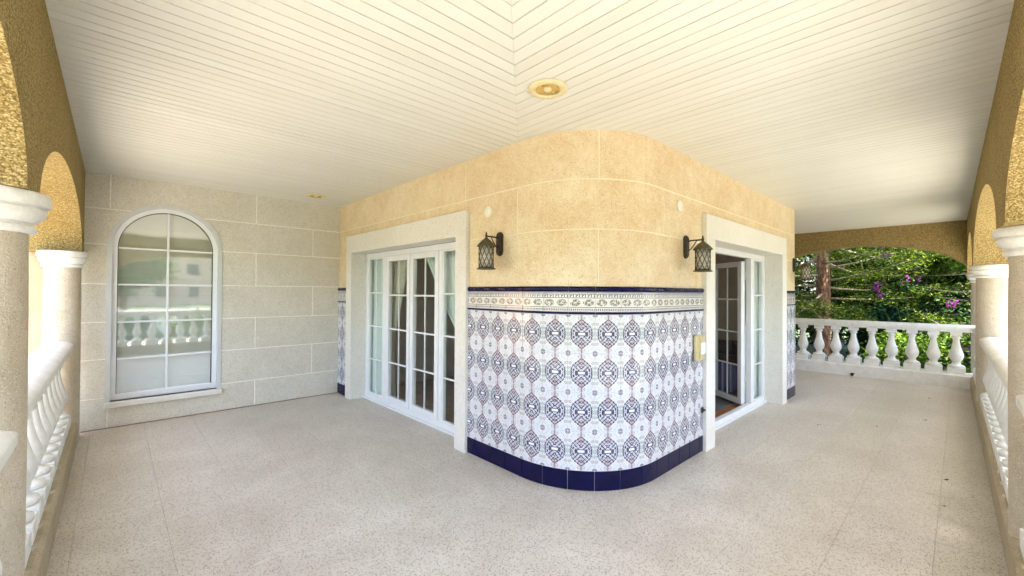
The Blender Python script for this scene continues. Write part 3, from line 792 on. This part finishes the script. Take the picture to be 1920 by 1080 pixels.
# baluster
def make_baluster(hh):
    s = hh/.72
    m = MB().box((-.112, -.112, 0), (.112, .112, .105*s), .004).box((-.074, -.074, .655*s), (.074, .074, hh), .004)
    pf = [(.090, .105), (.102, .109), (.107, .118), (.107, .130), (.100, .140), (.084, .146), (.062, .160), (.050, .188), (.056, .208), (.070, .232), (.084, .260), (.093, .295), (.094, .325), (.086, .36), (.074, .40), (.060, .45), (.050, .50), (.043, .55), (.040, .59), (.044, .602), (.056, .606), (.062, .618), (.060, .630), (.048, .638), (.052, .655)]
    m.lathe([(r, z*s) for r, z in pf], n=20, sm=True)
    me = m.me(); smooth_by_angle(me, 40); me.materials.append(MATS['white_paint']); return me
BAL = make_baluster(.715)
def balustrade(a, b, offs, lab, curb='curb_stone', zb=.225, zr=.94, cw=(.2, .2), stub=0, grp='white balustrades between the columns', rail_in=.0, clip=(0, 0)):
    """a -> b on the rail's axis; veranda on the right-hand side of a->b (side>0)"""
    a, b = Vector((*a, 0)), Vector((*b, 0)); d = (b-a).normalized(); L = (b-a).length
    ang = math.atan2(d.y, d.x)
    t = thing('balustrade', lab, 'balustrade', a, ang, grp)
    # local: x along, veranda towards -y
    def pz(prof, x0, x1, nm, mt, sm=True):
        m = MB(); n = len(prof); vs = [(x0, -p, q) for p, q in prof]+[(x1, -p, q) for p, q in prof]
        fs = [(i, (i+1) % n, (i+1) % n+n, i+n) for i in range(n)]+[tuple(range(n))[::-1], tuple(range(n, 2*n))]
        m.add(vs, fs); me = m.me(); smooth_by_angle(me, 32); return part(nm, me, mt, t, local=True)
    w = cw[0]
    pz([(w, -.01), (w, zb-.025), (w-.022, zb), (-cw[1], zb), (-cw[1], -.01)], -clip[0], L+clip[1], 'base', curb)
    zt = zr; rp = [(-.080, zt), (-.080, zt+.025), (-.112, zt+.035), (-.116, zt+.045), (-.116, zt+.085), (-.108, zt+.096), (-.07, zt+.118), (-.02, zt+.130), (.03, zt+.130), (.075, zt+.118), (.108, zt+.098), (.116, zt+.086), (.116, zt+.045), (.112, zt+.035), (.084, zt+.026), (.084, zt)]
    pz([(p+rail_in, q) for p, q in rp], -clip[0], L+clip[1], 'rail', 'white_paint')
    for x in offs:
        o = part('baluster', BAL, None, t, local=True); o.location = (x, -rail_in, zb)
    return t
SP = .2825
# left arcade rails (a->b chosen so that the veranda lies on the right-hand side)
L2 = balustrade((XL+.035, 2.80), (XL+.035, 6.24), [.16+i*SP for i in range(12)], 'white balustrade of the left arcade ending at the column by the end wall', cw=(.155, .2), clip=(.2, .35))
L1 = balustrade((XL+.059, -.25), (XL+.059, 2.52), [.19+i*SP for i in range(10)], 'white balustrade at the lower left corner, nearest on the left', cw=(.135, .22), clip=(.3, .2))
def yb(x): return yr(x)+.032
Rn = balustrade((3.68, yb(3.68)), (-.2, yb(-.2)), [.16+i*SP for i in range(13)], 'white balustrade at the lower right corner, nearest on the right', cw=(.145, .22), clip=(.2, .2))
Rm = balustrade((8.16, yb(8.16)), (3.98, yb(3.98)), [.16+i*SP for i in range(14)], 'white balustrade between the first and second columns of the right arcade', cw=(.145, .22), clip=(.2, .2))
Rf = balustrade((11.0, yb(11.0)), (8.48, yb(8.48)), [.3+i*SP for i in range(8)], 'white balustrade hidden behind the second right column', cw=(.145, .22), clip=(.1, .2))
Re = balustrade((10.76, 3.1), (10.76, -.18), [3.1-(.069+SP*i) for i in range(10, -1, -1)], 'sunlit white balustrade across the far end in front of the trees', curb='white_paint', zb=.235, zr=.955, cw=(.18, .18), clip=(0, 0))

# ------------------------------------------------------------------ roof
rf = thing('roof', 'low tiled roof over the veranda, its unseen sloping eaves shaped to block sun', 'roof', (5, 3, H+.06))
part('roof_deck', MB().box((-.66, -.60, H+.06), (12.0, 7.2, H+.30)).me(), 'roof_tile', rf)
def shading_eave(p0, p1, out, nm='shading_eave'):  # overhang out of view, its reach and drop shaped to control the sunlight
    (x0, y0), (x1, y1) = p0, p1; ox, oy = out
    vs = [(x0, y0, H+.06), (x1, y1, H+.06), (x1+ox, y1+oy, H-.16), (x0+ox, y0+oy, H-.16)]
    vs += [(x, y, z+.16) for x, y, z in vs]
    part(nm, mesh(vs, [(0, 1, 2, 3), (7, 6, 5, 4), (0, 4, 5, 1), (1, 5, 6, 2), (2, 6, 7, 3), (3, 7, 4, 0)]), 'white_paint', rf)
shading_eave((9.1, -.601), (-.66, -.601), (0, -1.05)); shading_eave((12.0, -.601), (9.101, -.601), (0, -1.05))  # right side added deep and low to keep sun off floor and curb
shading_eave((-.661, -.601), (-.661, 7.2), (-.22, 0)); shading_eave((12.001, 7.2), (12.001, -.6), (.4, 0))
up = part('upper_house', box((2.9, 2.3, H+.3), (11.5, 9.0, H+3.2)), 'peach_stucco'); tag(up, 'upper storey of the house above the veranda', 'house')
bk_ = part('rear_house_wall', MB().box((8.1, 3.35, -.2), (11.5, 3.6, H)).box((-.6, 9.0, -.2), (11.5, 9.2, H)).box((11.3, 3.6, -.2), (11.5, 9.0, H)).box((-.60, 7.06, -.2), (-.4, 9.0, H)).me(), 'peach_stucco'); tag(bk_, 'outer wall of the house behind the far veranda corner', 'wall')

# ------------------------------------------------------------------ lanterns
def make_lantern():
    """local: wall plane y=0, lantern hangs at y=-.165; z=0 at the foot of the backplate"""
    t = thing('wall_lantern', '', 'wall lantern', group='iron lanterns on the house wall')
    m = MB(); w, h = .044, .225
    pts = [(w*math.cos(a), h-w+w*math.sin(a)) for a in np.linspace(0, math.pi, 12)]+[(w*math.cos(a), w+w*math.sin(a)) for a in np.linspace(math.pi, 2*math.pi, 12)]
    n = len(pts)
    def plate(sc, y0, y1):
        cx, cz = 0, h/2; vs = [(x*sc, y0, cz+(z-cz)*(1-(1-sc)*.4)) for x, z in pts]+[(x*(sc-.08), y1, cz+(z-cz)*(1-(1-sc)*.4-.03)) for x, z in pts]
        m.add(vs, [(i, (i+1) % n, (i+1) % n+n, i+n) for i in range(n)]+[tuple(range(n))[::-1], tuple(range(n, 2*n))])
    plate(1, .004, -.014); plate(.72, -.014, -.026)
    part('backplate', m.me(), 'iron_brown', t, local=True)
    zc = -.13; yl = -.165
    m = MB().tube([(0, -.02, .165), (0, -.06, .170), (0, -.12, .170), (0, yl, .170)], .0075, 8)
    m.tube([(0, -.02, .07), (0, -.05, .085), (0, -.085, .13), (0, -.11, .168)], .005, 8).tube([(0, -.02, .17), (0, -.018, .19)], .012, 8)
    part('arm', m.me(), 'iron_brown', t, local=True)
    m = MB().lathe([(.006, .155), (.010, .160), (.010, .172), (.014, .178), (.006, .184), (.009, .192), (.005, .202), (.001, .212)], (0, yl, 0), 12)
    part('finial', m.me(), 'iron_brown', t, local=True)
    m = MB().lathe([(.076, .076), (.084, .074), (.086, .082), (.078, .092), (.060, .112), (.040, .130), (.022, .145), (.010, .158)], (0, yl, 0), 32)
    me = m.me(); smooth_by_angle(me, 40); part('lamp_roof', me, 'iron_roof', t, local=True)
    m = MB().lathe([(.074, zc), (.084, zc+.001), (.084, zc+.010), (.072, zc+.014), (.067, zc+.022)], (0, yl, 0), 32)
    part('lamp_base', m.me(), 'iron_roof', t, local=True)
    m = MB(); r = .066; z0, z1 = zc+.018, .080
    for k in range(10):
        for sg in (1, -1):
            a0 = 2*math.pi*k/10; pp = []
            for i in range(9):
                f = i/8; a = a0+sg*f*2*math.pi/10*2.0; pp.append((r*math.cos(a), yl+r*math.sin(a), z0+(z1-z0)*f))
            m.tube(pp, .0034, 5)
    part('lattice', m.me(), 'iron_roof', t, local=True)
    part('lamp_glass', MB().lathe([(.060, z0), (.060, z1)], (0, yl, 0), 28).me(), 'frosted_glass', t, local=True)
    part('bulb', MB().lathe([(.001, -.07), (.02, -.06), (.028, -.03), (.02, 0), (.012, .02), (.012, .07)], (0, yl, 0), 14).me(), 'lamp_bulb', t, local=True)
    return t
l0 = make_lantern(); l0.location = (2.598, 2.925, 1.932); l0.rotation_euler = (0, 0, R(-90)); l0['label'] = 'iron wall lantern beside the closed patio door, left of the tiled corner'
for loc, lab in (((3.995, 1.818, 1.932), 'iron wall lantern beside the open patio door, right of the tiled corner'), ((7.80, 1.818, 1.945), 'farthest iron lantern at the right end of the house wall')):
    c = copy_tree(l0); c.location = loc; c.rotation_euler = (0, 0, 0); c['label'] = lab
# small fittings on the wall
def disc(loc, rz, lab):
    o = part('cover_plate', MB().lathe([(.054, 0), (.054, .010), (.047, .016), (.010, .018)], n=28).me(), 'cream_plastic'); o.location = loc; o.rotation_euler = (R(90), 0, rz)
    tag(o, lab, 'cover plate', 'round cover plates above the lanterns')
disc((2.599, 3.088, 2.366), R(-90), 'round cream cover plate above the left lantern'); disc((3.865, 1.819, 2.42), 0, 'round cream cover plate above the right lantern')
ic = thing('intercom', 'brass-yellow intercom box with white push panel on the tiled wall', 'intercom', (4.30, 1.81, .93))
part('housing', box((4.135, 1.772, .935), (4.345, 1.80, 1.185), .006), 'intercom_brass', ic); part('side_panel', box((4.212, 1.766, .945), (4.22, 1.7725, 1.175), .002), 'intercom_brass', ic)
part('push_panel', box((4.235, 1.762, .995), (4.335, 1.7725, 1.115), .004), 'white_plastic', ic)
tp = part('wall_socket', MB().box((4.315, 1.785, .40), (4.35, 1.80, .455), .004).tube([(4.332, 1.787, .43), (4.332, 1.762, .43)], .009, 10).me(), 'black_plastic'); tag(tp, 'small dark fitting low on the tiles below the intercom', 'fitting')
def downlight(loc, lab):
    t = thing('ceiling_light', lab, 'ceiling light', loc, 0, 'round recessed ceiling lights')
    m = MB().lathe([(.078, 0), (.080, -.010), (.100, -.014), (.124, -.010), (.130, -.001), (.130, .001)], n=48, cap=False); me = m.me(); part('ring', me, 'cream_metal', t, local=True)
    m = MB().lathe([(.079, -.008), (.074, -.004), (.060, .001), (.02, .0015), (.004, .0015)], n=48, cap=False); part('reflector', m.me(), 'gold_reflector', t, local=True)
    m = MB().lathe([(.026, .001), (.026, -.008), (.020, -.014), (.002, -.015)], n=24); part('lamp_centre', m.me(), 'cream_metal', t, local=True)
    for sg in (-1, 1): part('clip', MB().tube([(sg*.045, 0, -.002), (sg*.074, 0, -.004)], .006, 6).me(), 'gold_reflector', t, local=True)
    return t
d1 = downlight((2.045, 1.845, H-.004), 'gold and cream round ceiling light beside the mitre in the ceiling')
d2 = copy_tree(d1); d2.location = (2.045, 6.186, H-.003); d2['label'] = 'small-looking round ceiling light near the end wall of the left wing'
sp = thing('drain_spout', 'black drain hole fitting at the foot of the far balustrade', 'drain', (10.57, 1.476, .02))
part('pipe', MB().tube([(10.60, 1.476, .03), (10.55, 1.476, .03)], [.022, .024], 12).me(), 'black_plastic', sp); part('lip', MB().box((10.566, 1.44, .045), (10.578, 1.512, .062), .003).me(), 'black_plastic', sp)
simple('dry_leaf', (.11, .05, .02), .8, nscale=50, var=.4)
def leaf_mesh(seed):
    r_ = random.Random(seed); m = MB(); vs = []; n = 7
    for i in range(n):
        t = i/(n-1); w = .014*math.sin(math.pi*min(1, t*1.05))**.8+.0008
        vs += [(t*.055-.027, -w, .006+.008*math.sin(t*4+seed)), (t*.055-.027, w, .004+.010*math.cos(t*3+seed))]
    return mesh(vs, [(2*i, 2*i+2, 2*i+3, 2*i+1) for i in range(n-1)], smooth=True)
wh = ['nearest the right column', 'beside the floor joint, second from the column', 'in the middle of the right wing', 'on the pale floor further along the right wing', 'by the end of the right rail', 'on the floor near the open door']
for i, (x, y) in enumerate([(4.596, .094), (5.262, .10), (6.76, .706), (7.568, .323), (9.2, .35), (6.3, 1.2)]):
    o = part('dry_leaf', leaf_mesh(i), 'dry_leaf'); o.location = (x, y, .001); o.rotation_euler = (0, 0, i*1.7); o.scale = (.75,)*3; tag(o, 'small dry brown leaf '+wh[i], 'leaf', 'dry leaves on the floor')

# ------------------------------------------------------------------ outdoors
gr = part('ground', MB().add([(-150, -150, -.35), (150, -150, -.35), (150, 150, -.35), (-150, 150, -.35)], [(0, 1, 2, 3)]).me(recalc=False), 'garden_ground'); tag(gr, 'garden ground around the house', kind='structure')
pv = part('terrace', box((-4.6, -5.5, -.345), (11.0, -.58, -.16)), 'paving_light'); tag(pv, 'pale garden terrace below the veranda', kind='structure')
pv2 = part('terrace', box((-4.6, -.58, -.344), (-.66, 6.7, -.16)), 'paving_light'); tag(pv2, 'pale side terrace below the left arcade', kind='structure')

def quads(cent, size, flat=0., aspect=.5, seed=0):
    """leaf quads round given centres; size per leaf; flat 0..1 pushes normals up"""
    g_ = np.random.default_rng(seed); n = len(cent)
    nrm = g_.normal(size=(n, 3)); nrm[:, 2] = np.abs(nrm[:, 2])+flat*3; nrm /= np.linalg.norm(nrm, axis=1)[:, None]
    t = g_.normal(size=(n, 3)); t -= nrm*(t*nrm).sum(1)[:, None]; t /= np.linalg.norm(t, axis=1)[:, None]; b = np.cross(nrm, t)
    s = (size*g_.uniform(.6, 1.4, n))[:, None]
    v = np.stack([cent-t*s, cent-b*s*aspect, cent+t*s, cent+b*s*aspect], 1).reshape(-1, 3)
    me = bpy.data.meshes.new('leaves'); me.vertices.add(4*n); me.vertices.foreach_set('co', v.ravel().astype(np.float32))
    me.loops.add(4*n); me.loops.foreach_set('vertex_index', np.arange(4*n, dtype=np.int32)); me.polygons.add(n)
    me.polygons.foreach_set('loop_start', np.arange(0, 4*n, 4, dtype=np.int32)); me.polygons.foreach_set('loop_total', np.full(n, 4, dtype=np.int32))
    me.update(calc_edges=True); return me
def clumps(center, rad, nclump, nleaf, spread, seed, squash=.8):
    g_ = np.random.default_rng(seed); d = g_.normal(size=(nclump, 3)); d /= np.linalg.norm(d, axis=1)[:, None]
    r = g_.uniform(.35, 1.05, nclump)**.6; c = d*r[:, None]*np.array(rad)
    p = c[g_.integers(0, nclump, nleaf)] + g_.normal(size=(nleaf, 3))*spread*np.array([1, 1, squash])
    return p+np.array(center)
def bush(center, rad, n, size, mt, lab, cat='bush', grp=None, seed=0, spread=.22, name='bush', flowers=0):
    x, y, z = center; t = thing(name, lab, cat, (x, y, z-rad[2]), 0, grp)
    m = MB()
    for i in range(6):
        a = i*1.05+seed; m.tube([(x, y, z-rad[2]-.05), (x+.3*rad[0]*math.cos(a), y+.3*rad[1]*math.sin(a), z-.3*rad[2]), (x+.7*rad[0]*math.cos(a), y+.7*rad[1]*math.sin(a), z+.4*rad[2])], [.04, .025, .01], 6)
    part('stem', m.me(), 'branch_grey', t)
    p = clumps(center, rad, max(14, n//220), n, spread, seed)
    part('foliage', quads(p, size, .2, .5, seed), mt, t, kind='stuff')
    if flowers:
        for q in range(flowers):
            g_ = np.random.default_rng(seed*31+q); d = g_.normal(size=3); d[0] = -abs(d[0]); d /= np.linalg.norm(d)
            c = np.array(center)+d*np.array(rad)*1.02; pp = c+g_.normal(size=(70, 3))*.075
            part('flower_cluster', quads(pp, .035, 0, .8, q), 'flower_purple', t, kind='stuff')
    return t
def conifer(x, y, trunk_r, lab, seed, z_lo, z_hi, nb0, blen, zbase=-.35, leafmt='needle_green', leafn=900, grp=None, size=.046):
    g_ = random.Random(seed); t = thing('conifer', lab, 'tree', (x, y, zbase), 0, grp)
    m = MB(); hs = np.linspace(0, z_hi+2, 14)
    m.tube([(x+.02*math.sin(h*2), y+.02*math.cos(h*1.7), zbase+h) for h in hs], [trunk_r*(1.08-.5*h/(z_hi+2)) for h in hs], 18)
    part('trunk', m.me(), 'bark', t)
    cents = []; nb = int(nb0*1.6)
    for i in range(nb):
        z = z_lo+(z_hi-z_lo)*(i+g_.random())/nb; a = i*2.399+g_.random()*.8; L = blen*g_.uniform(.65, 1.15)
        dr = Vector((math.cos(a), math.sin(a), 0)); droop = g_.uniform(-.45, .22)
        pts = [Vector((x, y, z))+dr*(L*f)+Vector((0, 0, droop*L*f+.10*L*f*f)) for f in (0, .25, .5, .75, 1)]
        mb = MB().tube(pts, [.035, .027, .02, .012, .005], 6)
        part('branch', mb.me(), 'branch_grey', t)
        sd_dir = Vector((-dr.y, dr.x, 0))
        for k in range(10):
            f = .22+.78*k/9; p0 = pts[0].lerp(pts[-1], f); l2 = L*.42*(1.15-f)+.15
            for sg in (-1, 1):
                e = p0+(sd_dir*sg*.85+dr*.55).normalized()*l2+Vector((0, 0, g_.uniform(-.35, .15)))
                q = int(leafn/32); tt = np.sort(np.array([g_.random() for _ in range(q)]))
                seg = np.array(p0)[None]+(np.array(e)-np.array(p0))[None]*tt[:, None]
                cents.append(seg+np.random.default_rng(seed*997+i*31+k*2+(sg > 0)).normal(size=(q, 3))*np.array([.085, .085, .045]))
    cents = np.concatenate(cents)
    part('foliage', quads(cents, size, .4, .22, seed), leafmt, t, kind='stuff'); return t
conifer(14.0, 2.58, .165, 'conifer with a thick reddish trunk just beyond the far balustrade', 3, .8, 5.8, 34, 2.5, leafn=1500)
conifer(16.2, -.2, .14, 'conifer with spreading sprays behind the right half of the far arch', 5, .4, 5.2, 34, 2.4, leafn=1500)
conifer(18.5, 3.0, .15, 'conifer further back, between the thick trunk and the hedge', 9, .4, 6.5, 30, 2.6, leafn=1300)
conifer(15.2, 5.6, .15, 'conifer left of the thick reddish trunk', 12, .4, 6.0, 28, 2.4, leafn=1200)
bush((15.3, .15, 2.75), (.8, .8, .55), 9000, .045, 'leaf_light', 'bright green leafy tree top behind the right part of the far arch', seed=2, spread=.12)
bush((16.2, 1.5, .55), (1.1, 1.0, .8), 9000, .06, 'leaf_blue', 'blue-green bush low behind the middle of the far balustrade', seed=3)
bush((13.2, .6, .15), (.6, .9, .5), 5000, .05, 'leaf_light', 'light green bush right behind the far balusters', seed=6, spread=.16)
bush((13.4, -.8, .55), (.8, .8, .75), 6000, .05, 'leaf_dark', 'dark bush with a purple bloom behind the right end of the balustrade', seed=8, flowers=3)
bush((17.3, 1.9, 2.1), (1.5, 1.4, 1.3), 16000, .06, 'leaf_dark', 'dark bougainvillea with purple flowers behind the middle of the arch', seed=4, flowers=4)
bush((17.5, .3, 1.9), (1.2, 1.2, 1.2), 9000, .06, 'leaf_dark', 'dark bougainvillea with a purple bloom behind the right of the arch', seed=14, flowers=3)
bush((14.6, 4.4, .9), (.9, .9, 1.0), 8000, .06, 'leaf_blue', 'blue-green bush left of the thick trunk', seed=15)
k = 0
for i in range(8):
    yy = -6.5+i*2.1
    bush((20.5+.5*math.sin(i*2.2), yy, 2.7), (1.3, 1.5, 3.1), 15000, .085, ('leaf_dark', 'leaf_dark', 'leaf_blue', 'leaf_dark')[i % 4], 'tall dark hedge tree closing the view, %s in the row behind the conifers' % ('first', 'second', 'third', 'fourth', 'fifth', 'sixth', 'seventh', 'last')[i], 'hedge', 'row of hedge trees behind the conifers', seed=20+i, spread=.3, name='hedge_tree')
bv = thing('bougainvillea', 'bougainvillea stems with a few purple flower clusters among the conifer sprays', 'climber', (13.6, .8, -.35))
for i, (px, py, pz_, nn) in enumerate([(13.25, 1.384, 1.80, 46), (13.3, 1.34, 1.62, 40), (13.3, 1.22, 2.53, 30), (13.2, .13, 1.40, 34), (13.0, -.09, .2, 50), (13.0, -.05, -.02, 50), (13.5, .9, 1.95, 12)]):
    part('stem', MB().tube([(13.6, .8, -.4), (13.7, .5*(.8+py), .4*pz_), (13.45, py, pz_-.25), (px, py, pz_)], [.010, .006, .004, .002], 6).me(), 'leaf_dark', bv)
    g_ = np.random.default_rng(700+i)
    part('flower_cluster', quads(np.array((px, py, pz_))+g_.normal(size=(nn, 3))*np.array([.045, .042, .045]), .026, 0, .85, i), 'flower_purple', bv, kind='stuff')
    part('foliage', quads(np.array((px+.08, py, pz_-.05))+g_.normal(size=(120, 3))*.13, .04, .2, .5, i), 'leaf_dark', bv, kind='stuff')
# garden, fence and houses towards the street (seen in the window's reflection)
def tree(x, y, h, r, lab, seed, mt='leaf_light', n=12000):
    t = thing('garden_tree', lab, 'tree', (x, y, -.35), 0, 'garden trees towards the street'); part('trunk', MB().tube([(x, y, -.4), (x+.1, y, h*.4), (x, y+.1, h*.7)], [.14, .11, .06], 10).me(), 'bark', t)
    part('foliage', quads(clumps((x, y, h), (r, r, r*.8), 60, n, .3, seed), .09, .2, .5, seed), mt, t, kind='stuff')
tree(1.0, -13.0, 3.0, 1.7, 'round garden tree near the street fence', 41); tree(6.5, -12.0, 3.4, 2.0, 'larger garden tree near the street fence', 42, 'leaf_dark'); tree(-6, -10, 3.2, 1.9, 'garden tree left of the terrace', 43)
for i, (x, y) in enumerate([(-.5, -7.2), (1.2, -7.5), (3.0, -7.1), (4.8, -7.4), (6.6, -7.2)]):
    bush((x, y, .1), (.8, .6, .5), 5000, .06, ('leaf_light', 'leaf_blue')[i % 2], 'low shrub %s along the terrace edge' % ('first', 'second', 'third', 'fourth', 'fifth')[i], seed=50+i, spread=.15, grp='low shrubs along the terrace edge')
gb = thing('garden_balustrade', 'white garden balustrade along the street side', 'balustrade', (0, -9.6, -.35))
part('rail', box((-12, -9.72, .62), (16, -9.48, .74), .02), 'white_paint', gb); part('base', box((-12, -9.75, -.36), (16, -9.45, -.1), .02), 'white_paint', gb)
for i in range(92):
    o = part('baluster', BAL, None, gb, local=True); o.location = (-11.8+i*.3, 0, .25)
for i, (x, y, w, hh) in enumerate([(-12, -44, 12, 7), (5, -52, 13, 8), (24, -44, 11, 7)]):
    t = thing('town_house', ('pink town house left across the street', 'taller pink town house across the street', 'pink town house right across the street')[i], 'house', (x, y, -.35))
    part('wall', box((x-w/2, y-5, -.4), (x+w/2, y, hh)), 'house_pink', t); part('roof', box((x-w/2-.4, y-5.4, hh), (x+w/2+.4, y+.4, hh+.4), .05), 'roof_tile', t)
    for fy in range(int(hh//2.7)):
        for fx in range(4):
            part('window', box((x-w/2+1+fx*w/4.2, y-.02, .8+fy*2.7), (x-w/2+2.1+fx*w/4.2, y+.05, 2.1+fy*2.7), .01), 'dark_opening', t)
print('objects', len(bpy.data.objects), 'tris', sum(len(m.polygons) for m in bpy.data.meshes)*2)
